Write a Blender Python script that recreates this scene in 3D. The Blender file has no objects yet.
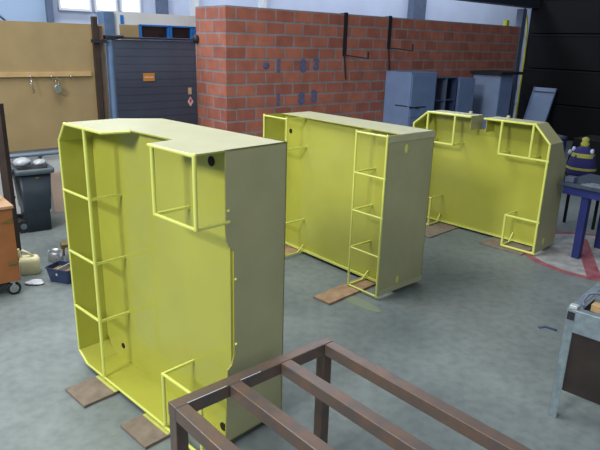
import bpy, bmesh, math, random
from mathutils import Vector, Matrix, Euler
random.seed(4)
PI = math.pi
COL = bpy.context.scene.collection
SC = bpy.context.scene

# ------------------------------------------------------------------ materials
def lin(c):
    return tuple(((v/255)/12.92 if v/255 <= .04045 else ((v/255+.055)/1.055)**2.4) for v in c) + (1,)
def mat(name, rgb, rough=.5, metal=0, var=.12, scale=6, rgb2=None, spec=.5, bump=0, coat=0):
    m = bpy.data.materials.new(name); m.use_nodes = True
    nt = m.node_tree; b = nt.nodes['Principled BSDF']
    b.inputs['Roughness'].default_value = rough; b.inputs['Metallic'].default_value = metal
    b.inputs['Specular IOR Level'].default_value = spec
    b.inputs['Coat Weight'].default_value = coat
    tc = nt.nodes.new('ShaderNodeTexCoord'); no = nt.nodes.new('ShaderNodeTexNoise')
    no.inputs['Scale'].default_value = scale; no.inputs['Detail'].default_value = 6
    nt.links.new(tc.outputs['Object'], no.inputs['Vector'])
    r = nt.nodes.new('ShaderNodeValToRGB')
    r.color_ramp.elements[0].position = .35; r.color_ramp.elements[1].position = .68
    c = lin(rgb)
    if rgb2: a, d = c, lin(rgb2)
    else: a = tuple(v*(1-var) for v in c[:3])+(1,); d = tuple(min(1, v*(1+var)) for v in c[:3])+(1,)
    r.color_ramp.elements[0].color = a; r.color_ramp.elements[1].color = d
    nt.links.new(no.outputs['Fac'], r.inputs['Fac']); nt.links.new(r.outputs['Color'], b.inputs['Base Color'])
    if bump:
        bp = nt.nodes.new('ShaderNodeBump'); bp.inputs['Strength'].default_value = bump; bp.inputs['Distance'].default_value = .01
        nt.links.new(no.outputs['Fac'], bp.inputs['Height']); nt.links.new(bp.outputs['Normal'], b.inputs['Normal'])
    return m
def emis(name, rgb, s):
    m = bpy.data.materials.new(name); m.use_nodes = True; b = m.node_tree.nodes['Principled BSDF']
    b.inputs['Emission Color'].default_value = lin(rgb); b.inputs['Emission Strength'].default_value = s
    b.inputs['Base Color'].default_value = lin(rgb); return m

M = {}
M['yellow'] = mat('yellow_paint', (174,175,72), .27, var=.04, scale=3, coat=.6)
M['bar'] = mat('yellow_bar_highlit', (214,220,114), .16, var=.04, scale=5, coat=.6)  # same yellow as the plates, lightened to put the bars' highlights into the colour
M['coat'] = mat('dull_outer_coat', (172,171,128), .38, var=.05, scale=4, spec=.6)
M['strip'] = mat('strip_coat', (184,183,144), .42, var=.05)
M['hole'] = mat('black_hole', (12,12,10), .8)
M['wood_board'] = mat('old_board', (122,109,98), .8, var=.2, scale=14)
M['pine'] = mat('pine_plank', (152,124,98), .75, var=.22, scale=12)
M['chip'] = mat('chipboard', (150,130,94), .75, var=.09, scale=3)
M['batten'] = mat('batten_wood', (178,150,106), .7, var=.1, scale=9)
M['rust'] = mat('rusty_steel', (98,90,88), .34, .4, rgb2=(120,96,82), scale=11, bump=.15)
M['darkpost'] = mat('dark_brown_steel', (62,50,46), .6, .3, var=.2)
M['bluepost'] = mat('blue_grey_steel', (96,120,155), .4, .2, var=.12)
M['pipe'] = mat('grey_pipe', (120,138,158), .4, .4, var=.1)
M['white'] = mat('white_wall_paint', (205,208,212), .7, var=.05, scale=3)
M['farwall'] = mat('far_wall_cladding', (188,198,222), .6, var=.05, scale=1.2)
M['bluewall'] = mat('blue_cladding', (150,172,200), .6, var=.06, scale=1.2)
M['column'] = mat('grey_blue_column', (84,96,120), .5, var=.08)
M['hard'] = mat('pinkish_hardboard', (196,172,158), .8, var=.05)
M['doorblue'] = mat('slate_blue_door', (66,72,90), .6, var=.1, scale=2)
M['doorline'] = mat('slate_blue_groove', (58,64,82), .6)
M['sign'] = mat('orange_sign', (196,128,56), .6, var=.06)
M['signtext'] = mat('pale_lettering', (220,205,180), .6, var=.02)
M['sticker'] = mat('pale_pink_sticker', (226,190,190), .6, var=.04)
M['stickred'] = mat('red_mark', (178,60,62), .6)
M['beige'] = mat('beige_sticker', (205,178,140), .6)
M['frameblue'] = mat('bright_blue_frame', (30,110,190), .45, var=.05)
M['dkglass'] = mat('dark_glass', (28,26,30), .12, var=.1)
M['locker'] = mat('blue_locker_paint', (116,139,180), .45, var=.07, scale=3)
M['locker2'] = mat('blue_locker_paint_pale', (136,157,194), .45, var=.06, scale=3)
M['dark'] = mat('dark_paint', (34,34,42), .6)
M['black'] = mat('black_plastic', (30,32,38), .45, var=.15)
M['binbody'] = mat('dark_bin_plastic', (44,54,66), .42, var=.12)
M['binrim'] = mat('grey_bin_rim', (84,96,108), .4, var=.12)
M['bag'] = mat('pale_plastic_bag', (176,182,194), .35, var=.15, scale=18, bump=.4)
M['orange'] = mat('orange_brown_wood', (152,96,54), .55, var=.1, scale=5)
M['orangetop'] = mat('worn_wood_top', (176,140,108), .6, var=.12, scale=8)
M['brass'] = mat('dull_brass', (150,128,80), .35, .7)
M['chrome'] = mat('dull_chrome', (180,184,186), .25, .85)
M['tyre'] = mat('castor_rubber', (26,26,28), .6)
M['teal'] = mat('teal_plastic', (40,120,105), .4)
M['cream'] = mat('cream_plastic', (222,218,176), .5, var=.08)
M['navy'] = mat('navy_plastic', (40,54,88), .4, var=.15)
M['tin'] = mat('tin_metal', (170,175,178), .3, .7, var=.15, scale=20)
M['paper'] = mat('crumpled_paper', (205,208,215), .8, var=.1, scale=20)
M['brown'] = mat('brown_residue', (120,100,58), .7, var=.2, scale=20)
M['galv'] = mat('galvanised_steel', (150,166,176), .38, .6, var=.16, scale=22)
M['darksheet'] = mat('dark_sheet_metal', (52,46,44), .5, .3, var=.2)
M['bluepaint'] = mat('dark_blue_table_paint', (32,42,104), .45, var=.15)
M['tabletop'] = mat('grey_blue_bench_top', (66,76,96), .45, .2, var=.2, scale=9)
M['sack'] = mat('deep_blue_cloth', (28,28,88), .85, var=.25, scale=14, bump=.5)
M['hivis'] = mat('yellow_green_band', (140,144,62), .7)
M['palecloth'] = mat('pale_blue_cloth', (170,182,215), .7, var=.15, scale=15)
M['redwood'] = mat('reddish_brown_box', (126,72,58), .7, var=.2, scale=9)
M['redline'] = mat('worn_red_floor_paint', (132,66,80), .65, rgb2=(156,98,108), scale=9)
M['whitepad'] = mat('worn_white_floor_paint', (134,138,142), .65, rgb2=(172,172,170), scale=7)
M['bluechalk'] = mat('blue_spray', (74,88,128), .9, rgb2=(112,106,128), scale=22)
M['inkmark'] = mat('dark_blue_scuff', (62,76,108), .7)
M['overspray'] = mat('yellow_overspray', (118,128,110), .8, var=.1, scale=18)
M['overspray_strong'] = mat('fresh_overspray', (186,188,92), .7, var=.1, scale=18)
M['rollerdark'] = mat('black_door_panels', (9,9,15), .6, var=.12, scale=2, spec=.2)
M['rollerjoint'] = mat('door_joint', (20,20,32), .6, spec=.2)
M['beam'] = mat('dark_beam', (40,46,62), .6)
M['hose'] = mat('yellow_hose', (196,186,40), .45)
M['tag'] = mat('lime_tag', (180,190,40), .6)
M['box'] = mat('pale_junction_box', (205,214,228), .5)
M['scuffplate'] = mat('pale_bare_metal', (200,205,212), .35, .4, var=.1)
M['winlight'] = emis('daylight_window', (225,238,255), 1.6)
M['cabinet_in'] = mat('dark_blue_interior', (44,58,92), .6)

def brick_mat():
    m = bpy.data.materials.new('hollow_brick'); m.use_nodes = True; nt = m.node_tree; b = nt.nodes['Principled BSDF']
    N = nt.nodes.new; L = nt.links.new
    tc = N('ShaderNodeTexCoord'); sx = N('ShaderNodeSeparateXYZ'); L(tc.outputs['Object'], sx.inputs[0])
    ad = N('ShaderNodeMath'); ad.operation = 'ADD'; L(sx.outputs['X'], ad.inputs[0]); L(sx.outputs['Y'], ad.inputs[1])
    az = N('ShaderNodeMath'); az.operation = 'ADD'; az.inputs[1].default_value = -.126+.0; L(sx.outputs['Z'], az.inputs[0])
    ax = N('ShaderNodeMath'); ax.operation = 'ADD'; ax.inputs[1].default_value = 40.0; L(ad.outputs[0], ax.inputs[0])
    cb = N('ShaderNodeCombineXYZ'); L(ax.outputs[0], cb.inputs['X']); L(az.outputs[0], cb.inputs['Y'])
    wn = N('ShaderNodeTexNoise'); wn.inputs['Scale'].default_value = 9; L(tc.outputs['Object'], wn.inputs['Vector'])
    vs = N('ShaderNodeVectorMath'); vs.operation = 'SCALE'; vs.inputs['Scale'].default_value = .02; L(wn.outputs['Color'], vs.inputs[0])
    va = N('ShaderNodeVectorMath'); L(cb.outputs[0], va.inputs[0]); L(vs.outputs[0], va.inputs[1])
    br = N('ShaderNodeTexBrick'); br.inputs['Scale'].default_value = 1
    br.inputs['Brick Width'].default_value = .4; br.inputs['Row Height'].default_value = .2
    br.inputs['Mortar Size'].default_value = .018; br.inputs['Mortar Smooth'].default_value = .25
    br.inputs['Bias'].default_value = -.1
    br.inputs['Color1'].default_value = lin((180,110,88)); br.inputs['Color2'].default_value = lin((152,88,74))
    br.inputs['Mortar'].default_value = lin((142,134,136)); L(va.outputs[0], br.inputs['Vector'])
    n2 = N('ShaderNodeTexNoise'); n2.inputs['Scale'].default_value = 4; n2.inputs['Detail'].default_value = 8; L(tc.outputs['Object'], n2.inputs['Vector'])
    r = N('ShaderNodeValToRGB'); r.color_ramp.elements[0].position = .3; r.color_ramp.elements[1].position = .75
    r.color_ramp.elements[0].color = (.76,.75,.78,1); r.color_ramp.elements[1].color = (1.1,1.1,1.1,1); L(n2.outputs['Fac'], r.inputs['Fac'])
    mx = N('ShaderNodeMix'); mx.data_type = 'RGBA'; mx.blend_type = 'MULTIPLY'; mx.inputs['Factor'].default_value = 1
    L(br.outputs['Color'], mx.inputs['A']); L(r.outputs['Color'], mx.inputs['B']); L(mx.outputs['Result'], b.inputs['Base Color'])
    bp = N('ShaderNodeBump'); bp.inputs['Strength'].default_value = .5; bp.inputs['Distance'].default_value = .01; bp.invert = True
    L(br.outputs['Fac'], bp.inputs['Height']); L(bp.outputs['Normal'], b.inputs['Normal'])
    b.inputs['Roughness'].default_value = .85
    return m
M['brick'] = brick_mat()

def floor_mat():
    m = bpy.data.materials.new('worn_concrete'); m.use_nodes = True; nt = m.node_tree; b = nt.nodes['Principled BSDF']
    N = nt.nodes.new; L = nt.links.new
    tc = N('ShaderNodeTexCoord')
    a = N('ShaderNodeTexNoise'); a.inputs['Scale'].default_value = .9; a.inputs['Detail'].default_value = 8; a.inputs['Roughness'].default_value = .62
    L(tc.outputs['Object'], a.inputs['Vector'])
    r = N('ShaderNodeValToRGB'); r.color_ramp.elements[0].position = .3; r.color_ramp.elements[1].position = .72
    r.color_ramp.elements[0].color = lin((96,106,109)); r.color_ramp.elements[1].color = lin((128,137,137)); L(a.outputs['Fac'], r.inputs['Fac'])
    c = N('ShaderNodeTexNoise'); c.inputs['Scale'].default_value = 14; c.inputs['Detail'].default_value = 5; L(tc.outputs['Object'], c.inputs['Vector'])
    r2 = N('ShaderNodeValToRGB'); r2.color_ramp.elements[0].position = .28; r2.color_ramp.elements[1].position = .6
    r2.color_ramp.elements[0].color = (.78,.78,.78,1); r2.color_ramp.elements[1].color = (1,1,1,1); L(c.outputs['Fac'], r2.inputs['Fac'])
    mx = N('ShaderNodeMix'); mx.data_type = 'RGBA'; mx.blend_type = 'MULTIPLY'; mx.inputs['Factor'].default_value = 1
    L(r.outputs['Color'], mx.inputs['A']); L(r2.outputs['Color'], mx.inputs['B']); L(mx.outputs['Result'], b.inputs['Base Color'])
    b.inputs['Roughness'].default_value = .5; b.inputs['Specular IOR Level'].default_value = .35
    return m
M['floor'] = floor_mat()

# ------------------------------------------------------------------ mesh builder
class MB:
    def __init__(s): s.bm = bmesh.new()
    def box(s, c, size, rot=None, mi=0):
        r = bmesh.ops.create_cube(s.bm, size=1)
        mtx = Matrix.Translation(c) @ (Euler(rot).to_matrix().to_4x4() if rot else Matrix()) @ Matrix.Diagonal((*size, 1))
        bmesh.ops.transform(s.bm, matrix=mtx, verts=r['verts'])
        for f in {f for v in r['verts'] for f in v.link_faces}: f.material_index = mi
        return s
    def span(s, a, b, mi=0):
        return s.box([(a[i]+b[i])/2 for i in range(3)], [abs(b[i]-a[i]) for i in range(3)], None, mi)
    def bar(s, a, b, w, h=None, mi=0, ends=0):
        a, b = Vector(a), Vector(b); d = b-a; l = d.length; h = h or w
        z = Vector((0,0,1)) if abs(d.normalized().z) < .95 else Vector((0,1,0))
        y = d.normalized(); x = y.cross(z).normalized(); z2 = x.cross(y)
        R = Matrix((x, y, z2)).transposed().to_4x4()
        r = bmesh.ops.create_cube(s.bm, size=1)
        bmesh.ops.transform(s.bm, matrix=Matrix.Translation((a+b)/2) @ R @ Matrix.Diagonal((w, l+ends*2, h, 1)), verts=r['verts'])
        for f in {f for v in r['verts'] for f in v.link_faces}: f.material_index = mi
        return s
    def cyl(s, a, b, r1, r2=None, n=16, mi=0):
        a, b = Vector(a), Vector(b); d = b-a
        q = d.to_track_quat('Z', 'Y').to_matrix().to_4x4()
        r = bmesh.ops.create_cone(s.bm, cap_ends=True, segments=n, radius1=r1, radius2=r1 if r2 is None else r2, depth=d.length)
        bmesh.ops.transform(s.bm, matrix=Matrix.Translation((a+b)/2) @ q, verts=r['verts'])
        for f in {f for v in r['verts'] for f in v.link_faces}: f.material_index = mi
        return s
    def ball(s, c, r, scale=(1,1,1), n=12, jit=0, mi=0):
        q = bmesh.ops.create_uvsphere(s.bm, u_segments=n*2, v_segments=n, radius=r)
        for v in q['verts']:
            k = 1+random.uniform(-jit, jit); v.co = Vector((v.co.x*scale[0]*k, v.co.y*scale[1]*k, v.co.z*scale[2]*k))+Vector(c)
        for f in {f for v in q['verts'] for f in v.link_faces}: f.material_index = mi; f.smooth = True
        return s
    def prism(s, pts, off, mi=0):
        off = Vector(off)
        A = [s.bm.verts.new(p) for p in pts]; B = [s.bm.verts.new(Vector(p)+off) for p in pts]
        fs = [s.bm.faces.new(A), s.bm.faces.new(B[::-1])]
        n = len(A)
        for i in range(n): fs.append(s.bm.faces.new((A[(i+1)%n], A[i], B[i], B[(i+1)%n])))
        for f in fs: f.material_index = mi
        bmesh.ops.recalc_face_normals(s.bm, faces=fs)
        return s
    def loft(s, rings, cap=True, mi=0, smooth=True):
        V = [[s.bm.verts.new(p) for p in r] for r in rings]; fs = []
        for i in range(len(V)-1):
            n = len(V[i])
            for j in range(n):
                f = s.bm.faces.new((V[i][j], V[i][(j+1)%n], V[i+1][(j+1)%n], V[i+1][j])); f.smooth = smooth; fs.append(f)
        if cap: fs.append(s.bm.faces.new(V[0][::-1])); fs.append(s.bm.faces.new(V[-1]))
        for f in fs: f.material_index = mi
        bmesh.ops.recalc_face_normals(s.bm, faces=fs)
        return s
    def tube(s, pts, r, n=8, mi=0):
        pts = [Vector(p) for p in pts]; rings = []
        for i, p in enumerate(pts):
            d = (pts[min(i+1, len(pts)-1)]-pts[max(i-1, 0)]).normalized()
            ref = Vector((0,0,1)) if abs(d.z) < .9 else Vector((1,0,0))
            x = d.cross(ref).normalized(); y = d.cross(x)
            rings.append([p+(x*math.cos(2*PI*k/n)+y*math.sin(2*PI*k/n))*r for k in range(n)])
        return s.loft(rings, mi=mi)
    def faces_mat(s, fn):
        for f in s.bm.faces:
            f.normal_update(); f.material_index = fn(f)
        return s
    def build(s, name, mats, parent=None, bevel=0, loc=None, rotz=0):
        me = bpy.data.meshes.new(name); s.bm.to_mesh(me); s.bm.free()
        if not isinstance(mats, (list, tuple)): mats = [mats]
        for m in mats: me.materials.append(M[m])
        o = bpy.data.objects.new(name, me); COL.objects.link(o)
        if parent: o.parent = parent
        if loc is not None: o.location = loc
        o.rotation_euler.z = rotz
        if bevel:
            b = o.modifiers.new('Bevel', 'BEVEL'); b.width = bevel; b.segments = 3; b.limit_method = 'ANGLE'
        return o

def tag(o, label, cat, group=None):
    o['label'] = label; o['category'] = cat
    if group: o['group'] = group
    return o
def thing(name, loc, label, cat, rotz=0, group=None):
    o = bpy.data.objects.new(name, None); COL.objects.link(o); o.location = loc; o.rotation_euler.z = rotz
    o.empty_display_size = .1
    return tag(o, label, cat, group)
def struct(o): o['kind'] = 'structure'; return o

# shop frame: origin at the corner of the brick wall, u along the wall, v behind it
YAW = .709
C0 = Vector((-1.256, 9.605, 0)); U = Vector((math.cos(YAW), math.sin(YAW), 0)); V = Vector((-math.sin(YAW), math.cos(YAW), 0))
def W(u, v, z=0): return C0 + U*u + V*v + Vector((0,0,z))

# ------------------------------------------------------------------ setting
fl = struct(MB().box((2, 9, -.05), (44, 44, .1)).build('floor', 'floor'))
wb = MB()
wb.span((0, 0, 0), (8.66, .2, 2.726)); wb.span((0, .2, 0), (.2, .91, 2.726))
wall = struct(wb.build('wall_brick', 'brick', loc=W(0,0), rotz=YAW))
# far hall wall: cladding, columns, windows
struct(MB().span((-14, 5.0, 0), (24, 5.2, 6.5)).build('wall_back', 'farwall', loc=W(0,0), rotz=YAW))
for i, (uu, w, m) in enumerate([(-1.11, .12, 'column'), (1.45, .2, 'column'), (10.6, .62, 'column'), (4.33, .1, 'white'), (2.31,.1,'white')]):
    struct(MB().span((uu-w/2, 4.75, 0), (uu+w/2, 5, 6.5)).build('trim_%d' % (i+1), m, loc=W(0,0), rotz=YAW))
struct(MB().span((-14, 4.85, 2.2), (-1.17, 5, 6.5)).build('wall_left', 'bluewall', loc=W(0,0), rotz=YAW))
for i, (a, b) in enumerate([(-.84, -.24), (-.08, .34), (.5,.9)]):
    w = struct(MB().span((a, 4.93, 2.76), (b, 4.99, 4.6)).build('window_%d' % (i+1), 'winlight', loc=W(0,0), rotz=YAW))
    f = MB(); f.span((a-.04, 4.9, 2.71), (b+.04, 4.985, 2.76)); f.span((a-.04, 4.88, 2.71), (a, 4.985, 4.64)); f.span((b, 4.88, 2.71), (b+.04, 4.985, 4.64)); f.span((a-.04,4.9,4.6),(b+.04,4.985,4.64))
    f.build('window_frame', 'white', w)
# low white wall behind the bin
struct(MB().span((-6.5, -.47, 0), (-2.1, -.4, 1.1)).build('wall_low', 'white', loc=W(0,0), rotz=YAW))
# end wall with dark sectional door
struct(MB().span((9.62, -9, 0), (9.8, .3, 6.5)).build('wall_end', 'rollerdark', loc=W(0,0), rotz=YAW))
d = MB()
for k in range(6): d.span((9.5, -7.2, .02+.86*k), (9.56, .22, .84+.86*k))
door = struct(d.build('door_1', 'rollerdark', loc=W(0,0), rotz=YAW, bevel=.008))
j = MB()
for k in range(1, 6): j.span((9.48, -7.2, .86*k-.045), (9.5, .22, .86*k-.005))
j.build('panel_rail', 'rollerjoint', door)
struct(MB().span((1.5, .02, 3.2), (9.5, .3, 3.5)).build('trim_beam', 'beam', loc=W(0,0), rotz=YAW))
struct(MB().span((8.67, -.03, 0), (8.84, .14, 3.14)).build('trim_post', 'column', loc=W(0,0), rotz=YAW))

# painted numerals on the bricks
def numerals(txt, u, z, size):
    cu = bpy.data.curves.new('t', 'FONT'); cu.body = txt; cu.size = size; cu.extrude = .0005; cu.offset = .022
    cu.align_x = 'CENTER'; cu.align_y = 'CENTER'
    o = bpy.data.objects.new('t', cu); COL.objects.link(o)
    dg = bpy.context.evaluated_depsgraph_get(); me = bpy.data.meshes.new_from_object(o.evaluated_get(dg))
    COL.objects.unlink(o); bpy.data.objects.remove(o)
    me.materials.clear(); me.materials.append(M['bluechalk'])
    n = bpy.data.objects.new('painted_mark', me); COL.objects.link(n); n.parent = wall
    n.location = (u, -.002, z); n.rotation_euler = (PI/2, 0, 0); return n
for t, u, z in [('1', 1.07, 1.80), ('8', 1.62, 1.80), ('3', 1.93, 1.83), ('1', 1.07, 1.23), ('8', 1.60, 1.23), ('3', 1.90, 1.26)]:
    numerals(t, u, z, .27)
MB().ball((.80, -.001, 1.82), .07, (1, .02, .8), jit=.15).build('paint_smudge', 'bluechalk', wall)

# wall hooks
for k, (u0, lab) in enumerate([(2.62, 'dark steel hook hanging over the brick wall, left of the two'), (3.84, 'dark steel hook hanging over the brick wall, above the blue locker')]):
    zz = 1.98 if k == 0 else 2.13
    t = thing('wall_hook', W(u0, 0, 0), lab, 'hook', YAW, 'steel hooks on the brick wall')
    MB().span((-.045, -.012, zz), (.045, -.002, 2.75)).span((-.045, -.012, 2.727), (.045, .1, 2.739)).build('strap', 'dark', t)
    MB().bar((0, -.012, zz+.02), (.02, -.6, zz-.02), .022).bar((.02, -.6, zz-.03), (.02, -.6, zz+.1), .022).build('arm', 'dark', t)
    MB().bar((0, -.012, zz), (.06, -.012, zz-.42), .02).build('stay', 'darkpost', t)

# pipes, junction boxes, hose at the end of the wall
t = thing('conduit_run', W(9.2, .27), 'grey vertical conduit with pale junction boxes at the end of the brick wall', 'conduit', YAW)
MB().cyl((0, 0, 0), (0, 0, 3.1), .03).build('pipe', 'pipe', t)
for z in (2.54, 1.93, 1.63, 1.22): MB().box((-.05, -.05, z), (.14, .1, .2)).build('junction_box', 'box', t, bevel=.01)
tag(MB().tube([W(9.2,v,z) for v,z in [(.40,3.24),(.31,3.26),(.23,3.17),(.15,2.95),(.11,2.67),(.09,2.3),(.08,1.93),(.085,1.4),(.09,.9),(.09,.01)]], .022).build('hose', 'hose'),
    'yellow hose hanging down beside the dark door', 'hose')
tag(MB().box(W(8.1, .05, 2.79), (.12, .1, .13), (0,0,YAW)).build('lime_block', 'tag', bevel=.01), 'small lime block on top of the brick wall', 'block')

# office cabin behind the blue door
t = thing('office_cabin', W(0, 1.45), 'white office cabin front with blue window frames above the slate blue gate', 'cabin', YAW)
MB().span((-1.2, 0, 0), (3.1, .12, 2.19)).span((-1.2, 0, 2.41), (3.1, .12, 2.6)).span((-1.2, 0, 2.19), (-1.11, .12, 2.41)).span((1.0, 0, 2.19), (3.1, .12, 2.41)).build('front_panel', 'white', t)
for a, b in [(-.765, -.215), (-.2, .24), (.26, .9)]:
    f = MB().span((a, -.02, 2.18), (a+.035, .06, 2.42)).span((b-.03, -.02, 2.18), (b, .06, 2.42)).span((a, -.02, 2.395), (b, .06, 2.42)).span((a, -.02, 2.18), (b, .06, 2.205)).build('window_frame', 'frameblue', t)
    MB().span((a+.03, .03, 2.2), (b-.03, .04, 2.41)).build('pane', 'dkglass', f)
MB().span((-1.105, -.015, 2.18), (-.78, .02, 2.40)).build('chipboard_panel', 'chip', t)
MB().span((-1.09, -.02, 2.41), (-1.04, .0, 2.55)).build('blue_strip', 'frameblue', t)
MB().span((-1.38, -.05, 0), (-1.21, .2, 2.59)).build('corner_column', 'bluepost', t)

# slate blue door, with its rail, sign and stickers
t = thing('sheet_metal_gate', W(-.78, .92), 'slate blue sheet gate with orange sign, left of the brick wall', 'gate', YAW)
MB().span((-.72, 0, .02), (.775, .05, 2.17)).build('gate_sheet', 'doorblue', t)
g = MB()
for k in range(1, 18): g.span((-.72, -.003, .12*k), (.775, .0, .12*k+.006))
g.build('groove', 'doorline', t)
MB().cyl((-1.4, -.03, 2.2), (.78, -.03, 2.2), .014).build('top_rail', 'dark', t)
MB().ball((.75, -.06, 2.21), .06, (1, 1, 1.2)).build('roller', 'dark', t)
s = MB().span((-.215, -.012, 1.535), (-.015, -.005, 1.66)).build('sign', 'sign', t)
w_ = MB()
for k in range(7): w_.span((-.19+.022*k, -.015, 1.585), (-.176+.022*k, -.0125, 1.606))
w_.build('lettering', 'signtext', s)
MB().prism([(.64, -.008, 1.09), (.695, -.008, 1.175), (.64, -.008, 1.26), (.585, -.008, 1.175)], (0, .004, 0)).build('hazard_sticker', 'sticker', t)
MB().prism([(.64, -.012, 1.15), (.665, -.012, 1.2), (.64, -.012, 1.23), (.615, -.012, 1.2)], (0, .004, 0)).build('hazard_symbol', 'stickred', t)
MB().span((.6, -.008, 1.3), (.665, -.004, 1.41)).build('small_sticker', 'beige', t)

# chipboard partition
t = thing('chipboard_partition', W(-3.1, -.52), 'large tan chipboard partition panel with a horizontal batten', 'partition', YAW)
MB().span((-2.5, 0, .84), (.83, .025, 2.35)).build('board', 'chip', t)
MB().span((-2.5, -.03, 1.72), (.70, -.001, 1.775)).build('batten', 'batten', t)
MB().span((.83, .0, .84), (.92, .03, 2.35)).build('edge_strip', 'batten', t)
for x in (-.05, .19, .43): MB().tube([(x, -.03, 1.74), (x, -.06, 1.735), (x, -.065, 1.70), (x, -.05, 1.69)], .006).build('hook', 'chrome', t)
k = thing('padlock', W(-2.85, -.585, 1.50), 'small silver round padlock hanging from the batten hook', 'padlock', YAW)
MB().cyl((0, -.02, .07), (0, .02, .07), .05, n=20).build('body', 'chrome', k, bevel=.004)
MB().tube([(-.022, 0, .10), (-.022, 0, .18), (-.01, 0, .203), (.01, 0, .203), (.022, 0, .18), (.022, 0, .10)], .007).build('shackle', 'chrome', k)
tag(MB().tube([(0, 0, 0), (0, -.01, -.06), (.02, -.012, -.15), (0,-.012,-.16)], .006).build('wire_loop', 'chrome', loc=W(-3.15, -.585, 1.69), rotz=YAW), 'thin wire loop hanging left of the padlock', 'wire')
# rail pipe
t = thing('rail_pipe', W(-3.2, -.58), 'grey horizontal pipe rail under the chipboard panel', 'rail', YAW)
MB().cyl((-2.6, 0, .79), (.74, 0, .79), .026).build('pipe', 'pipe', t)
for x in (-.45, .08, .66): MB().bar((x, 0, .79), (x, .1, .72), .03).build('bracket', 'column', t)
MB().cyl((.72, 0, 0), (.72, 0, .8), .024).build('upright', 'pipe', t); MB().cyl((-2.5, 0, 0), (-2.5, 0, .8), .024).build('upright', 'pipe', t)
tag(MB().box((0, 0, .262), (.5, .012, .52), (-.12, 0, 0)).build('hardboard_sheet', 'hard', loc=W(-2.78, -.535, 0), rotz=YAW), 'pinkish hardboard sheet leaning on the low white wall', 'board')
# posts
t = thing('steel_post', W(-2.335, -.60), 'dark brown steel post with cross arm at the chipboard edge', 'post', YAW)
MB().span((-.03, -.03, 0), (.03, .03, 2.44)).build('upright', 'darkpost', t)
MB().bar((-.07, -.045, 2.15), (.12, -.045, 2.15), .04).build('cross_arm', 'dark', t)
tag(MB().bar((0, -.02, 0), (0, .0, 2.33), .05).build('steel_angle', 'rust', loc=W(-2.262, -.575), rotz=YAW), 'second brown steel bar leaning right of the dark post', 'bar')
t = thing('blue_post', W(-2.135, -.565), 'blue grey tubular post left of the slate blue gate', 'post', YAW)
MB().cyl((0, 0, 0), (0, 0, 2.18), .045, n=20).build('tube', 'bluepost', t)
MB().box((0, 0, 2.2), (.13, .12, .05)).build('clamp', 'dark', t, bevel=.01)
MB().cyl((.02, -.0, 2.2), (.2, .05, 2.21), .025).build('clamp_pin', 'dark', t)
tag(MB().tube([W(-2.5, 4.7, 2.95), W(-2.3, 4.65, 2.7), W(-2.02, 4.6, 2.45)], .02).build('hanging_cable', 'column'), 'thin dark cable slanting across the blue cladding', 'cable')

# ------------------------------------------------------------------ hoods
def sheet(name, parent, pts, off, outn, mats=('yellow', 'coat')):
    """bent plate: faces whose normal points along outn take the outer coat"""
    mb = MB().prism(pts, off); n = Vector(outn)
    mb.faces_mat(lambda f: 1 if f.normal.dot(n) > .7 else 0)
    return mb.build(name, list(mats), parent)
T = .008; BW = .021
def bars(name, parent, segs, w=BW, m='bar'):
    for a, b in segs: MB().bar(a, b, w, ends=w/2).build(name, m, parent, bevel=w*.42)
def rod(parent, x, z, y1, brace=.07):
    MB().bar((x, 0, z), (x, y1, z), .015).build('depth_rod', 'bar', parent)
    if brace: MB().bar((x, y1-.09, z), (x, y1, z+brace), .012).build('brace', 'bar', parent)
def hole(parent, c, n, r=.026, m='hole', sc=1.0, name='lifting_hole'):
    c, n = Vector(c), Vector(n)
    o = MB().cyl(c, c+n*.004, r, n=20).build(name, m, parent); return o

# hood 1, nearest
Wd, Hh, D = 1.42, 1.665, .6
h = thing('steel_hood', (-.494, 2.63, .032), 'nearest and largest yellow welded steel hood, standing on edge at left', 'steel hood', -.761, 'yellow steel hoods on the floor')
ch = .12
sheet('top_sheet', h, [(-1.325,0,Hh),(-.865,0,Hh),(-.825,.155,Hh),(-.41,.165,Hh),(-.385,0,Hh),(0,0,Hh),(0,D,Hh),(-1.17,D,Hh),(-1.325,.37,Hh)], (0,0,-T), (0,0,1))
sheet('bottom_sheet', h, [(-1.325,0,0),(-.35,0.0,0),(-.33,.16,0),(0,.16,0),(0,D,0),(-1.17,D,0),(-1.325,.37,0)], (0,0,T), (0,0,-1))
sheet('chamfer_sheet', h, [(-1.325,0,Hh),(-1.325,.37,Hh),(-Wd,.33,Hh-ch),(-Wd,0,Hh-ch)], (.006,0,-.006), (-1,0,1))
sheet('chamfer_sheet', h, [(-1.31,0,0),(-1.31,.37,0),(-Wd,.33,ch-.05),(-Wd,0,ch-.05)], (.006,0,.006), (-1,0,-1))
sheet('side_sheet', h, [(-Wd,0,ch-.05),(-Wd,.33,ch-.05),(-Wd,.33,Hh-ch),(-Wd,0,Hh-ch)], (T,0,0), (-1,0,0))
sheet('side_sheet', h, [(0,.18,Hh),(0,.18,1.21),(0,.195,1.17),(0,.228,1.14),(0,.228,.54),(0,.21,.48),(0,.18,.46),(0,.16,0),(0,D,0),(0,D,Hh)], (-T,0,0), (1,0,0))
sheet('back_sheet', h, [(-1.17,D,0),(0,D,0),(0,D,Hh),(-1.17,D,Hh)], (0,-T,0), (0,1,0))
sheet('bevel_sheet', h, [(-1.17,D,0),(-1.325,.37,0),(-Wd,.33,ch),(-Wd,.33,Hh-ch),(-1.325,.37,Hh),(-1.17,D,Hh)][::1], (.006,-.004,0), (-1,.5,0))
MB().prism([(-T,.212,T),(-T,.212,Hh-T),(-1.325,.212,Hh-T),(-1.41,.212,Hh-ch),(-1.41,.212,ch),(-1.325,.212,T)], (0,.022,0)).build('inner_plate', 'yellow', h)
zs = (1.228, .812, .416); xi = -1.075
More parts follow.
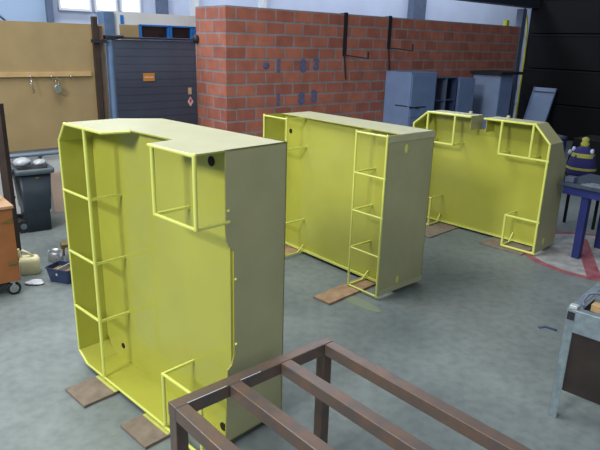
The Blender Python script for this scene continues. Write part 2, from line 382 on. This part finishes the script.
bars('upright_bar', h, [((xi,0,0),(xi,0,Hh-.01)), ((-.357,0,1.3),(-.357,0,Hh-.01)), ((-.002,0,1.3),(-.002,0,Hh-.005)), ((-.357,0,.0),(-.357,0,.355)), ((-.002,0,0),(-.002,0,.355))])
bars('edge_bar', h, [((-Wd,0,ch-.05),(-Wd,0,Hh-ch)), ((-Wd,0,Hh-ch),(-1.325,0,Hh-.006)), ((-Wd,0,ch-.05),(-1.31,0,.006)), ((-1.325,0,.006),(-.36,0,.006))], .016)
bars('edge_bar', h, [((-1.325,0,Hh-.008),(-.87,0,Hh-.008)), ((-.87,0,Hh-.008),(-.83,.15,Hh-.008)), ((-.385,0,Hh-.008),(0,0,Hh-.008))], .019)
bars('cross_bar', h, [((-Wd,0,z),(xi,0,z)) for z in zs] + [((-.357,0,1.3),(0,0,1.3)), ((-.357,0,.355),(0,0,.355)), ((-.357,0,.0),(0,0,.0))], .018)
for z in zs: rod(h, xi, z, .212, 0)
rod(h, -.357, 1.3, .212, 0); rod(h, -.357, .355, .212, 0); rod(h, -.357, .0, .2, 0)
bars('cross_bar', h, [((-.002,0,1.3),(-.002,.2,1.3)), ((-.002,0,.355),(-.002,.2,.355)), ((-.002,0,0),(-.002,.18,0))], .018)
hole(h, (-.15,.212,1.585), (0,-1,0)); hole(h, (-1.19,.212,.115), (0,-1,0), .02); hole(h, (-.085,.212,.042), (0,-1,0), .026)
for y, z in ((.234, .98), (.234, .6), (.19, 1.36)): MB().ball((.001, y+.006, z), .008).build('paint_drop', 'bar', h)

# hood 2, middle
Wd, Hh, D = 1.674, 1.45, .643
h2 = thing('steel_hood', (.709, 4.802, .032), 'middle yellow steel hood with square corners and a cage of bars', 'steel hood', -.842, 'yellow steel hoods on the floor')
sheet('top_sheet', h2, [(-Wd,.24,Hh),(0,.19,Hh),(0,D,Hh),(-Wd,D,Hh)], (0,0,-T), (0,0,1))
sheet('bottom_sheet', h2, [(-Wd,.27,0),(0,.24,0),(0,D,0),(-Wd,D,0)], (0,0,T), (0,0,-1))
for x, s in ((0, -1), (-Wd, 1)):
    sheet('side_sheet', h2, [(x,0,0),(x,D,0),(x,D,Hh),(x,0,Hh)], (T*s,0,0), (-s,0,0))
sheet('back_sheet', h2, [(-Wd,D,0),(0,D,0),(0,D,Hh),(-Wd,D,Hh)], (0,-T,0), (0,1,0))
MB().span((-Wd+T,.275,T), (-T,.281,Hh-T)).build('inner_plate', 'yellow', h2)
MB().bar((-Wd+T,.272,.012), (-T,.245,.012), .02).build('bottom_lip', 'bar', h2)
bars('upright_bar', h2, [((-.357,0,0),(-.357,0,Hh)), ((-.006,0,0),(-.006,0,Hh)), ((-1.305,0,1.14),(-1.305,0,Hh)), ((-1.305,0,0),(-1.305,0,.362)), ((-Wd+.006,0,0),(-Wd+.006,0,Hh))], .019)
bars('cross_bar', h2, [((-.357,0,z),(0,0,z)) for z in (Hh-.008,1.083,.734,.376,.0)] + [((-Wd,0,z),(-1.305,0,z)) for z in (Hh-.008,1.14,.362,0)], .016)
for z in (Hh-.008, 1.083, .734, .376, .0): rod(h2, -.357, z, .275 if z < 1.4 else .19, .07 if z < .1 else 0)
for z in (Hh-.008, 1.14, .362, 0): rod(h2, -1.305, z, .275 if z < 1.4 else .24, .07 if z < .1 else 0)
for z0, z1 in ((Hh-.058, Hh), (0, .048)): MB().span((0,.012,z0), (.004,D,z1)).build('edge_strip', 'strip', h2)
for y, z in ((.258, 1.33), (.272, .11)):
    MB().ball((.002,y,z-.01), .04, (.06,.6,1)).build('lifting_slot', 'bar', h2)
hole(h2, (-1.56,.275,1.275), (0,-1,0), .024)

# hood 3, farthest
Wd, Hh, D = 1.752, 1.415, .5
h3 = thing('steel_hood', (2.608, 6.081, .028), 'farthest yellow steel hood with chamfered top corners and a slot in the top', 'steel hood', -.802, 'yellow steel hoods on the floor')
sheet('top_sheet', h3, [(-1.552,0,Hh),(-.972,0,Hh),(-.972,.28,Hh),(-1.552,.28,Hh)], (0,0,-T), (0,0,1))
sheet('top_sheet', h3, [(-.787,0,Hh),(-.19,0,Hh),(-.19,.28,Hh),(-.787,.28,Hh)], (0,0,-T), (0,0,1))
sheet('chamfer_sheet', h3, [(-.19,0,Hh),(0,0,1.222),(0,.3,1.222),(-.19,.28,Hh)], (-.006,0,-.006), (1,0,1))
sheet('chamfer_sheet', h3, [(-1.552,0,Hh),(-Wd,0,1.25),(-Wd,.3,1.25),(-1.552,.28,Hh)], (.006,0,-.006), (-1,0,1))
sheet('side_sheet', h3, [(0,0,0),(0,D,0),(0,D-.008,.945),(0,.3,1.222),(0,0,1.222)], (-T,0,0), (1,0,0))
sheet('side_sheet', h3, [(-Wd,0,0),(-Wd,D,0),(-Wd,D-.008,.945),(-Wd,.3,1.25),(-Wd,0,1.25)], (T,0,0), (-1,0,0))
sheet('bottom_sheet', h3, [(-Wd,.25,0),(0,.25,0),(0,D,0),(-Wd,D,0)], (0,0,T), (0,0,-1))
sheet('back_sheet', h3, [(-Wd,D,0),(0,D,0),(0,D-.008,.945),(-Wd,D-.008,.945)], (0,-T,0), (0,1,0))
sheet('bevel_sheet', h3, [(-Wd,D-.008,.945),(0,D-.008,.945),(0,.3,1.222),(-.19,.28,Hh),(-.787,.28,Hh),(-.787,.30,Hh-.17),(-.972,.30,Hh-.17),(-.972,.28,Hh),(-1.552,.28,Hh),(-Wd,.3,1.25)], (0,-.005,-.004), (0,.7,.5))
MB().prism([(-Wd+T,.26,T),(-T,.26,T),(-T,.26,1.17),(-Wd+T,.26,1.17)], (0,.006,0)).prism([(-Wd+T,.26,1.17),(-T,.26,1.17),(-T,.24,1.222),(-.19,.2,Hh-T),(-.787,.2,Hh-T),(-.787,.24,1.25),(-.972,.24,1.25),(-.972,.2,Hh-T),(-1.552,.2,Hh-T),(-Wd+T,.24,1.25)], (0,.006,0)).build('inner_plate', 'yellow', h3)
MB().span((-.972,.02,Hh-.165), (-.966,.28,Hh)).build('slot_lining', 'coat', h3)
MB().span((-.79,.05,Hh-.165), (-.784,.28,Hh-.009)).build('slot_lining', 'yellow', h3)
MB().bar((-Wd+T,.248,.01), (-T,.248,.01), .02).build('bottom_lip', 'bar', h3)
bars('upright_bar', h3, [((-1.545,0,1.05),(-1.545,0,Hh-.01)), ((-1.168,0,1.055),(-1.168,0,Hh-.01)), ((-.57,0,1.04),(-.57,0,Hh-.01)), ((-.207,0,1.04),(-.207,0,Hh-.01)),
    ((-.387,0,0),(-.387,0,.362)), ((-1.395,0,0),(-1.395,0,.35))], .027)
bars('edge_bar', h3, [((-.008,0,0),(-.008,0,1.222)), ((-.008,0,1.222),(-.19,0,Hh-.008)), ((-.19,0,Hh-.008),(-.787,0,Hh-.008)), ((-.972,0,Hh-.008),(-1.552,0,Hh-.008)), ((-1.552,0,Hh-.008),(-Wd+.008,0,1.25)), ((-Wd+.008,0,1.25),(-Wd+.008,0,0))], .026)
bars('cross_bar', h3, [((-.57,0,1.04),(0,0,1.04)), ((-Wd,0,1.055),(-1.168,0,1.055)), ((-.387,0,.362),(0,0,.362)), ((-.387,0,0),(0,0,0)), ((-Wd,0,.35),(-1.395,0,.35)), ((-Wd,0,0),(-1.395,0,0))], .025)
for x, z, b in ((-.387,.362,0), (-.387,.0,.1), (-1.395,.35,0), (-1.395,0,.1), (-1.168,1.055,0), (-.57,1.04,0), (-1.545,1.055,0), (-.207,1.04,0)): rod(h3, x, z, .255, b)
MB().ball((.002,.2,.108), .038, (.06,.7,1)).build('lifting_slot', 'bar', h3)
for x in (-1.1, -.62): MB().cyl((x,.22,Hh), (x,.22,Hh+.03), .02, n=12).build('lug', 'strip', h3)

# boards under the hoods (in each hood's own directions)
def board(hood, x0, x1, y0, y1, t, label, m='wood_board', tilt=0, group='boards under the hoods', name='wood_board'):
    o = MB().span((-(x1-x0)/2, -(y1-y0)/2, 0), ((x1-x0)/2, (y1-y0)/2, t)).build(name, m, bevel=.002)
    mw = Matrix.Translation(hood.location) @ Euler((0,0,hood.rotation_euler.z)).to_matrix().to_4x4()
    p = mw @ Vector(((x0+x1)/2, (y0+y1)/2, 0)); o.location = (p.x, p.y, .001); o.rotation_euler.z = hood.rotation_euler.z+tilt
    return tag(o, label, 'board', group)
b1 = board(h, -1.155, -.895, -.235, .5, .019, 'grey brown board under the left end of the nearest hood')
b2 = board(h, -.575, -.3, -.17, .5, .019, 'grey brown board under the right end of the nearest hood')
board(h2, -.415, -.215, -.42, .55, .02, 'pine plank sticking out under the right end of the middle hood', 'pine', .07)
board(h2, -1.6, -1.36, .06, .6, .02, 'reddish plank under the far end of the middle hood', 'pine')
board(h3, -.62, -.1, -.09, .45, .012, 'thin brown board under the right end of the farthest hood')
board(h3, -1.72, -1.11, -.38, .45, .012, 'thin brown board under the left end of the farthest hood')

for b, w2 in ((b1, .125), (b2, .13)):
    yy = .11 if b is b1 else .14
    MB().span((-w2, -yy-.05, .0188), (w2, -yy-.004, .0196)).build('overspray_stripe', 'overspray_strong', b)

# ------------------------------------------------------------------ steel table frame in front
A = Vector((-.537, 2.105, 0)); e1 = Vector((.752, .659, 0)); 
rz = math.atan2(e1.y, e1.x)+.012
t = thing('steel_table_frame', A, 'rusty brown square tube table frame in the foreground', 'table frame', rz)
L_, w, zt, Lr = .92, .062, .74, 2.1
MB().span((0, -w, zt-w), (L_, 0, zt)).build('end_rail', 'rust', t, bevel=.004)
MB().span((0, -Lr, zt-w), (L_, -Lr+w, zt)).build('end_rail', 'rust', t, bevel=.004)
for x in (0, .275, .57, L_-w): MB().span((x, -Lr+w, zt-w), (x+w, -w, zt-.0005)).build('long_rail', 'rust', t, bevel=.004)
for x in (0, L_-w):
    for y in (-w, -Lr): MB().span((x+.002, y+.002, 0), (x+w-.002, y+w-.002, zt-w)).build('leg', 'rust', t, bevel=.004)
for a in ((.06, .26), (.335, .45)): MB().span((a[0], -w+.001, zt-.001), (a[1], -w+.005, zt+.0005)).build('highlight_strip', 'scuffplate', t)  # thin pale strips standing in for the highlight along the rail's inner edge

# ------------------------------------------------------------------ galvanised table at right
G = Vector((1.60, 3.15, 0)); rg = math.atan2(-.682, .731)
t = thing('galvanised_table', G, 'galvanised steel work table at the right edge, nearest the camera', 'table', rg)
MB().span((0, 0, .0), (.05, .004, .735)).span((0, 0, 0), (.004, .05, .735)).build('leg', 'galv', t, bevel=.002)
MB().span((1.35, 0, .0), (1.4, .004, .735)).span((1.396, 0, 0), (1.4, .05, .735)).build('leg', 'galv', t, bevel=.002)
MB().span((0, .75, .0), (.05, .754, .735)).span((0, .7, 0), (.004, .754, .735)).build('leg', 'galv', t, bevel=.002)
MB().span((1.35, .75, .0), (1.4, .754, .735)).span((1.396, .7, 0), (1.4, .754, .735)).build('leg', 'galv', t, bevel=.002)
MB().span((.05, -.002, .60), (1.35, .006, .74)).build('front_apron', 'galv', t, bevel=.002)
MB().span((.05, .012, .2), (1.35, .02, .60)).build('skirt_panel', 'darksheet', t)
MB().span((0, 0, .735), (1.4, .05, .742)).span((0, .05, .735), (.05, .754, .742)).span((.05, .70, .735), (1.4, .754, .742)).span((1.35, .05, .735), (1.4, .70, .742)).build('top_rim', 'galv', t, bevel=.001)
MB().span((.05, .05, .70), (1.35, .70, .705)).build('tray', 'darksheet', t)
MB().box((.028, .02, .7), (.04, .05, .05)).build('end_cap', 'dark', t)
MB().box((.03, .03, .752), (.045, .045, .02)).build('corner_block', 'scuffplate', t, bevel=.004)
def ontable(name, c, s, m, lab, cat, rot=0):
    p = G + Euler((0,0,rg)).to_matrix() @ Vector(c)
    o = MB().box((0,0,0), s).build(name, m, loc=p, rotz=rg+rot, bevel=.003); return tag(o, lab, cat)
ontable('wood_offcut', (.24, .17, .728), (.3, .06, .045), 'batten', 'pale wood strip in the galvanised table tray', 'wood strip')
ontable('wood_offcut', (.3, .10, .722), (.34, .05, .034), 'pine', 'brown wood strip along the front of the galvanised tray', 'wood strip')
ontable('wood_offcut', (.42, .26, .725), (.3, .06, .04), 'darksheet', 'dark strip at the back of the galvanised tray', 'metal strip')
Rg = Euler((0,0,rg)).to_matrix()
tag(MB().tube([G+Rg@Vector(p) for p in [(.07,.08,.748),(.04,.14,.752),(.06,.17,.80),(.1,.18,.815),(.3,.24,.80),(.6,.3,.80),(.9,.34,.75)]], .009).build('bent_rod', 'column'), 'dark bent rod lying across the galvanised table', 'rod')
tag(MB().bar(G+Rg@Vector((.1,.25,.735)), G+Rg@Vector((.2,.95,.78)), .05, .03).build('flat_bar', 'galv'), 'pale metal bar sticking out behind the galvanised table', 'bar')

# ------------------------------------------------------------------ floor marks
FC = Vector((3.38, 6.17, 0)); R0 = .86
def ring(name, r0, r1, m, z, n=64):
    bm = MB(); b = bm.bm
    a = [b.verts.new((FC.x+r0*math.cos(2*PI*k/n), FC.y+r0*math.sin(2*PI*k/n), z)) for k in range(n)]
    c = [b.verts.new((FC.x+r1*math.cos(2*PI*k/n), FC.y+r1*math.sin(2*PI*k/n), z)) for k in range(n)]
    for k in range(n): b.faces.new((a[k], c[k], c[(k+1)%n], a[(k+1)%n]))
    return bm.build(name, m)
o = ring('floor_circle', .01, R0-.09, 'whitepad', .0012); tag(o, 'worn white circle painted on the floor under the blue bench', 'floor marking')
ring('border_line', R0-.09, R0, 'redline', .0016).parent = o; o.children[-1]['label'] = 'worn red border line'
dd = Vector((.33, .944, 0)); pp = Vector((.944, -.33, 0)); cc = Vector((3.22, 6.1, 0))
MB().prism([cc-dd*.66-pp*.07+Vector((0,0,.0018)), cc-dd*.66+pp*.07+Vector((0,0,.0018)), cc+dd*.7+pp*.07+Vector((0,0,.0018)), cc+dd*.7-pp*.07+Vector((0,0,.0018))], (0,0,.0004)).build('cross_line', 'redline', o)
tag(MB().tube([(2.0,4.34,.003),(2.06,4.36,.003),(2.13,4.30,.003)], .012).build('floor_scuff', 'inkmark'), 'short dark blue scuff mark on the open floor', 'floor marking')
g = MB()
for k in range(9):
    x, y = random.uniform(-1.7, -1.0), random.uniform(2.35, 2.9); g.cyl((x,y,.0005), (x,y,.0012), random.uniform(.006,.014), n=8)
tag(g.build('paint_specks', 'overspray'), 'yellow paint specks on the floor left of the foreground frame', 'paint'); bpy.data.objects['paint_specks']['kind'] = 'stuff'
mwh2 = Matrix.Translation(h2.location) @ Euler((0,0,h2.rotation_euler.z)).to_matrix().to_4x4()
for i, (x, y, sx, sy) in enumerate(((-.05,-.16,.24,.07), (-1.45,-.25,.16,.05))):
    p = mwh2 @ Vector((x, y, 0))
    b = MB(); b.cyl((0,0,0), (0,0,.0006), 1, n=24)
    o = b.build('overspray_patch', 'overspray', loc=(p.x, p.y, .0008), rotz=h2.rotation_euler.z); o.scale = (sx, sy, 1)
    tag(o, ['faint yellow overspray patch beside the pine plank', 'faint yellow overspray patch beyond the nearest hood'][i], 'paint mark', 'overspray patches')

# ------------------------------------------------------------------ left: bin, cabinet, clutter
t = thing('wheelie_bin', (-3.15, 6.60, 0), 'dark two wheeled rubbish bin with pale bags on top', 'bin', math.radians(36))
def rect(wx, wy, z, dx=0, dy=0, r=.03, n=4):
    pts = []
    for sx, sy, a0 in ((1,1,0), (-1,1,PI/2), (-1,-1,PI), (1,-1,1.5*PI)):
        for k in range(n+1):
            a = a0 + PI/2*k/n
            pts.append((dx+sx*(wx/2-r)+r*math.cos(a), dy+sy*(wy/2-r)+r*math.sin(a), z))
    return pts
MB().loft([rect(.27,.33,.0), rect(.275,.335,.24), rect(.285,.34,.245), rect(.30,.36,.26), rect(.35,.45,.72), rect(.35,.45,.72)]).build('body', 'binbody', t)
MB().loft([rect(.36,.46,.69), rect(.41,.52,.70), rect(.415,.525,.745), rect(.40,.51,.755), rect(.34,.44,.755), rect(.33,.43,.71)], cap=False).build('rim', 'binrim', t)
MB().tube([(-.19,-.16,.74), (-.25,-.15,.73), (-.28,-.13,.62), (-.28,-.08,.5), (-.25,-.04,.42), (-.21,0,.4)], .022).build('lid', 'black', t)
MB().box((-.25, .02, .55), (.03, .36, .36), (0,.1,0)).build('open_lid', 'black', t, bevel=.01)
for y in (-.13, .13):
    wl = MB().cyl((-.17, y-.025, .08), (-.17, y+.025, .08), .08, n=24).build('wheel', 'tyre', t, bevel=.008)
    MB().cyl((-.17, y-.03, .08), (-.17, y+.03, .08), .035, n=16).build('hub', 'binrim', wl)
MB().prism([(.02,-.226,.63), (.045,-.226,.66), (-.005,-.226,.66)], (0,.01,0)).build('sticker', 'brass', t)
mwb = Matrix.Translation(t.location) @ Euler((0,0,t.rotation_euler.z)).to_matrix().to_4x4()
for i, (c, r, s, lab) in enumerate([((-.075,.02,.80), .095, (.95,1.2,.55), 'white plastic bag heaped on the left of the bin'), ((.095,-.06,.795), .075, (.9,1.2,.5), 'small pale bag on the right of the bin')]):
    o = MB().ball((0,0,0), r, s, jit=.07).build('plastic_bag', 'bag', loc=mwb @ Vector(c)); tag(o, lab, 'bag', 'bags in the bin')

cz = .70
t = thing('wheeled_cabinet', (-2.455, 4.73, 0), 'orange brown wooden cabinet on castors at the left edge', 'cabinet', cz)
MB().span((-.75, 0, .13), (0, .42, .79)).build('body', 'orange', t, bevel=.004)
MB().span((-.77, -.015, .79), (.012, .44, .815)).build('top', 'orangetop', t, bevel=.003)
MB().prism([(-.1,-.006,.67), (-.01,-.006,.715), (-.01,-.006,.665)], (0,.008,0)).build('latch', 'brass', t)
MB().span((-.09, -.008, .29), (-.01, .002, .315)).build('hinge', 'brass', t)
for x, y in ((-.06,.03), (-.69,.03), (-.06,.38), (-.69,.38)):
    c = MB().cyl((x, y-.018, .06), (x, y+.018, .06), .06, n=28).build('castor', 'tyre', t, bevel=.006)
    MB().cyl((x, y-.022, .06), (x, y+.022, .06), .038, n=20).build('hub', 'chrome', c)
    MB().span((x-.03, y-.03, .122), (x+.03, y+.03, .13)).span((x-.012, y-.027, .05), (x+.012, y-.023, .125)).span((x-.012, y+.023, .05), (x+.012, y+.027, .125)).build('fork', 'chrome', c)
t2 = thing('upright_post', (-2.86, 5.5, 0), 'dark brown upright post at the left edge behind the cabinet', 'post')
MB().span((-.045, -.04, 0), (.03, .04, 1.58)).build('upright', 'darkpost', t2, bevel=.004)
MB().span((-.12, -.12, 0), (.12, .12, .012)).build('base_plate', 'darkpost', t2)
t = thing('spray_bottle', (-2.67, 4.85, .815), 'teal bottle standing on the orange cabinet', 'bottle')
def circ(r, z, n=20): return [(r*math.cos(2*PI*k/n), r*math.sin(2*PI*k/n), z) for k in range(n)]
MB().loft([circ(.035,0), circ(.04,.01), circ(.04,.13), circ(.032,.17), circ(.014,.2), circ(.014,.215)]).build('body', 'teal', t)
MB().loft([circ(.017,.212), circ(.017,.25), circ(.01,.255)]).build('cap', 'dark', t)

# floor clutter left of the nearest hood
t = thing('plastic_jug', (-2.60, 5.21, 0), 'cream plastic can standing on the floor by the cabinet castor', 'jug', math.radians(20))
MB().loft([rect(.17,.13,0), rect(.18,.14,.02), rect(.185,.14,.13), rect(.15,.11,.165)]).build('body', 'cream', t)
MB().tube([(-.07,0,.16), (-.085,0,.21), (-.05,0,.235), (.0,0,.2), (.04,0,.165)], .012).build('handle', 'cream', t)
MB().cyl((-.07,0,.155), (-.09,0,.25), .02, .015).build('spout', 'cream', t)
t = thing('open_crate', (-2.21, 5.06, 0), 'open navy plastic tub on the floor beside the nearest hood', 'tub', math.radians(-17))
MB().loft([rect(.22,.16,.0), rect(.26,.2,.135), rect(.275,.215,.135), rect(.275,.215,.142), rect(.25,.19,.142), rect(.215,.155,.012), ], smooth=False).build('body', 'navy', t)
MB().span((-.115,-.085,.08), (.115,.085,.1)).build('contents', 'brown', t); MB().span((-.004,-.09,.08), (.004,.09,.14)).build('divider', 'scuffplate', t)
MB().cyl((.0,-.101,.09), (.0,-.099,.09), .012).build('label_dot', 'scuffplate', t)
tag(MB().loft([circ(.075,0), circ(.075,.1), circ(.07,.1), circ(.07,.02)], cap=False).cyl((0,0,0), (0,0,.02), .072).build('tin_can', 'tin', loc=(-2.50, 5.56, 0)), 'open silver tin behind the navy tub', 'tin', 'tins by the navy tub')
tag(MB().loft([circ(.06,0), circ(.06,.12), circ(.055,.12), circ(.055,.02)], cap=False).cyl((0,0,0), (0,0,.085), .056, mi=1).build('tin_can', ['tin', 'brown'], loc=(-2.34, 5.58, 0)), 'tin with brown residue nearest the yellow hood', 'tin', 'tins by the navy tub')
tag(MB().box((0,0,.06), (.2,.12,.12)).build('small_carton', 'brown', loc=(-2.42, 5.78, 0), rotz=.5, bevel=.004), 'small brown carton behind the silver tin', 'carton')
b = MB(); 
for k in range(3): b.ball((random.uniform(-.06,.06), random.uniform(-.04,.04), .012), .05, (1.2,.8,.2), jit=.12)
tag(b.build('crumpled_paper', 'paper', loc=(-2.44, 4.95, 0)), 'crumpled white paper on the floor in front of the jug', 'paper')

# ------------------------------------------------------------------ lockers along the brick wall
def cabinet(name, u0, u1, v0, v1, h, label, m, grp='blue metal lockers by the brick wall'):
    t = thing(name, W(u0, v1), label, 'locker', YAW, grp)
    MB().span((0, v0-v1, .0), (u1-u0, 0, h)).build('body', m, t, bevel=.008)
    return t
t = cabinet('metal_locker', 3.8, 4.6, -.68, -.02, 1.71, 'wide blue locker against the brick wall, nearest of the lockers', 'locker')
MB().span((.03, -.675, .06), (.77, -.66, .83)).build('lower_door', 'locker', t); MB().span((.03, -.675, .85), (.77, -.66, 1.66)).build('upper_door', 'locker', t)
MB().span((-.004, -.62, 1.05), (.0, -.3, 1.07)).span((.0, -.685, 1.03), (.5, -.66, 1.05)).bar((-.006,-.66,1.06), (.25,-.70,1.02), .03, .012).build('handle_slot', 'dark', t)
t = thing('open_cabinet', W(4.66, -.03), 'open dark blue cabinet with shelves right of the wide locker', 'cabinet', YAW)
MB().span((0,-.6,0), (.02,0,1.6)).span((.7,-.6,0), (.72,0,1.6)).span((0,-.02,0), (.72,0,1.6)).build('carcass', 'cabinet_in', t)
MB().span((0,-.6,1.58), (.72,0,1.6)).build('top', 'column', t)
for z in (.3, .75, 1.12): MB().span((.02,-.58,z), (.7,-.02,z+.02)).build('shelf', 'column', t)
MB().span((.36,-.6,0), (.38,-.02,1.58)).build('divider', 'column', t)
t = cabinet('metal_locker', 5.45, 6.05, -.62, -.03, 1.57, 'narrow blue locker between the open cabinet and the brick gap', 'locker')
MB().span((.02, -.605, .06), (.58, -.595, 1.53)).build('door', 'locker', t)
t = cabinet('metal_locker', 6.87, 7.42, -.72, -.02, 1.63, 'blue locker with dark board on top at the far end of the brick wall', 'locker2')
MB().span((.02, -.712, .06), (.53, -.70, 1.58)).build('door', 'locker', t)
tag(MB().span((-.12, -.8, 0), (.85, .0, .06)).build('dark_board', 'dark', loc=W(6.85, -.02, 1.631), rotz=YAW), 'dark board lying on top of the farthest blue locker', 'board')
# leaning locker door
t = thing('loose_door', W(8.78, -.58), 'pale blue metal door panel leaning on the dark roller door', 'door', YAW)
b = MB(); 
b.bar((0, 0, .0), (.5, 0, 1.27), .6, .02); b.build('panel', 'locker2', t)
MB().bar((-.012,-.29,0), (.488,-.29,1.27), .02, .05).build('side_fold', 'locker', t); MB().bar((-.012,.29,0), (.488,.29,1.27), .02, .05).build('side_fold', 'locker', t)
MB().bar((.44,-.3,1.17), (.44,.3,1.17), .03, .03).build('top_fold', 'column', t)

# ------------------------------------------------------------------ blue bench at right with sack
t = thing('blue_bench', W(1.0, -5.2), 'dark blue steel bench with grey top at the right edge', 'bench', YAW)
MB().span((-.1, -2.0, .79), (.62, -.03, .83)).build('top', 'tabletop', t, bevel=.004)
MB().span((-.07, -1.95, .70), (-.03, -.06, .79)).span((.55, -1.95, .70), (.59, -.06, .79)).build('rail', 'bluepaint', t)
for x in (.0, .56):
    for y in (-.3, -1.75): MB().span((x-.04, y-.04, 0), (x+.04, y+.04, .79)).build('leg', 'bluepaint', t, bevel=.004)
p = W(2.05, -4.93, .681)
t = thing('dark_stand', W(2.07, -4.94), 'black low stand behind the bench carrying the blue sack', 'stand', YAW)
MB().span((-.2,-.22,.64), (.2,.22,.68)).build('top', 'rollerdark', t, bevel=.005)
for x in (-.17, .17):
    for y in (-.19, .19): MB().span((x-.015,y-.015,0), (x+.015,y+.015,.64)).build('leg', 'rollerdark', t)
t = thing('cloth_sack', p, 'deep blue sack tied with yellow green bands on a black stand', 'sack', YAW)
def ell(rx, ry, z, n=24, wob=0): return [(rx*(1+wob*math.sin(5*a))*math.cos(a), ry*(1+wob*math.cos(4*a))*math.sin(a), z) for a in [2*PI*k/n for k in range(n)]]
MB().loft([ell(.12,.15,0,wob=.05), ell(.15,.18,.04,wob=.06), ell(.15,.18,.14,wob=.04), ell(.12,.145,.27,wob=.05), ell(.09,.11,.34,wob=.06), ell(.045,.05,.38)]).build('body', 'sack', t)
MB().loft([ell(.128,.152,.25), ell(.118,.142,.30)], cap=False).build('band', 'hivis', t)
MB().loft([ell(.157,.187,.10,wob=.04), ell(.157,.187,.13,wob=.04)], cap=False).build('band', 'hivis', t)
MB().loft([ell(.045,.05,.37), ell(.05,.055,.41), ell(.035,.04,.44), ell(.045,.05,.47), ell(.02,.02,.49)]).build('neck', 'hivis', t)
for x, y in ((-.03,.12), (-.03,-.12), (-.06,.15)): MB().ball((x, y, .33 if y < .14 else .29), .03, (1,.8,1.1), jit=.1).build('fold', 'palecloth', t)
t.scale = (.95, .95, 1.02)
t = thing('scrap_box', W(1.3, -5.76, .83), 'reddish brown box with metal pieces at the right of the bench', 'box', YAW)
MB().span((-.12,-.17,0), (.14,.17,.13)).build('body', 'redwood', t, bevel=.004)
for k in range(5): MB().bar((-.08+.04*k,-.12,.15), (-.05+.03*k,.14,.17+.03*(k%3)), .025).build('metal_piece', 'tin', t)
MB().ball((.02,-.02,.2), .07, (1,1.2,.9), jit=.2).build('rag', 'redwood', t)
for k, lab in enumerate(['pale metal strip nearest the bench edge', 'pale metal strip in the middle of the bench', 'pale metal strip against the scrap box']):
    tag(MB().bar(W(.94+.06*k, -5.45-.02*k, .837), W(.97+.06*k, -6.1, .837), .03, .012).build('metal_strip', 'galv'), lab, 'metal strip', 'metal strips on the bench')
tag(MB().span((-.05,-.05,0), (.05,.05,.06)).build('grey_box', 'column', loc=W(.98, -5.31, .831), rotz=YAW, bevel=.006), 'small grey box at the left end of the blue bench', 'box')
tag(MB().prism([(-.02,-.5,.0), (-.02,.3,.0), (-.02,-.1,.5), (-.02,-.5,.5)], (.25,0,0)).build('dark_bin', 'dark', loc=W(1.3, -6.15, 0), rotz=YAW), 'dark sloping bin under the blue bench', 'bin')
t = thing('blue_drum', W(4.25, -3.38), 'blue drum with grey lid behind the farthest hood', 'drum')
MB().loft([circ(.26,0), circ(.27,.02), circ(.27,.3), circ(.28,.31), circ(.27,.32), circ(.27,.78), circ(.25,.8)]).build('body', 'bluepaint', t)
MB().loft([circ(.275,.79), circ(.275,.82), circ(.2,.83)]).build('lid', 'tabletop', t)

# dark bins at the far right
tag(MB().prism([(0,0,0), (0,-3.2,0), (0,-3.2,.72), (0,-.1,.72)], (.7,0,0)).build('dark_container', 'rollerdark', loc=W(5.1, -3.3, 0), rotz=YAW, bevel=.01), 'long black container on the floor behind the blue bench', 'container')

# ------------------------------------------------------------------ light
w = bpy.data.worlds.new('World'); SC.world = w; w.use_nodes = True
bg = w.node_tree.nodes['Background']; bg.inputs['Color'].default_value = (.74, .84, 1.0, 1); bg.inputs['Strength'].default_value = .27
def area(name, loc, target, sx, sy, power, col=(1,1,1)):
    l = bpy.data.lights.new(name, 'AREA'); l.shape = 'RECTANGLE'; l.size = sx; l.size_y = sy; l.energy = power; l.color = col
    o = bpy.data.objects.new(name, l); COL.objects.link(o); o.location = loc
    o.rotation_euler = (Vector(target)-Vector(loc)).to_track_quat('-Z', 'Y').to_euler(); return o
area('skylight', (-3.0, 4.5, 7), (-2.6, 5.2, 0), 4, 4, 560, (1, 1, .95))
area('hall_window', (-5.2, -2.2, 5.4), (-.4, 4, .8), 1.8, 1.5, 640, (1, 1, .95))
area('side_fill', (2.9, -1.0, 3.8), (-.4, 2.9, .9), 2, 1.4, 75, (.95, .98, 1))  # added fill lamp that lifts the hoods' right-hand sheets, no actual window
area('back_skylight', tuple(W(4, 3.0, 7.5)), tuple(W(4, 4.4, 0)), 22, 2, 1300, (.82, .9, 1))

# ------------------------------------------------------------------ camera
cam = bpy.data.cameras.new('Camera'); co = bpy.data.objects.new('Camera', cam); COL.objects.link(co)
cam.sensor_width = 36; cam.lens = 579.8/600*36; cam.clip_end = 100
co.matrix_world = Matrix.Translation((0, 0, 2.2)) @ Matrix.Rotation(PI/2-.3046, 4, 'X') @ Matrix.Rotation(.0285, 4, 'Z')
SC.camera = co
SC.view_settings.view_transform = 'Standard'; SC.view_settings.look = 'None'
SC.view_settings.exposure = -.12; SC.view_settings.gamma = 1; SC.view_settings.use_curve_mapping = False
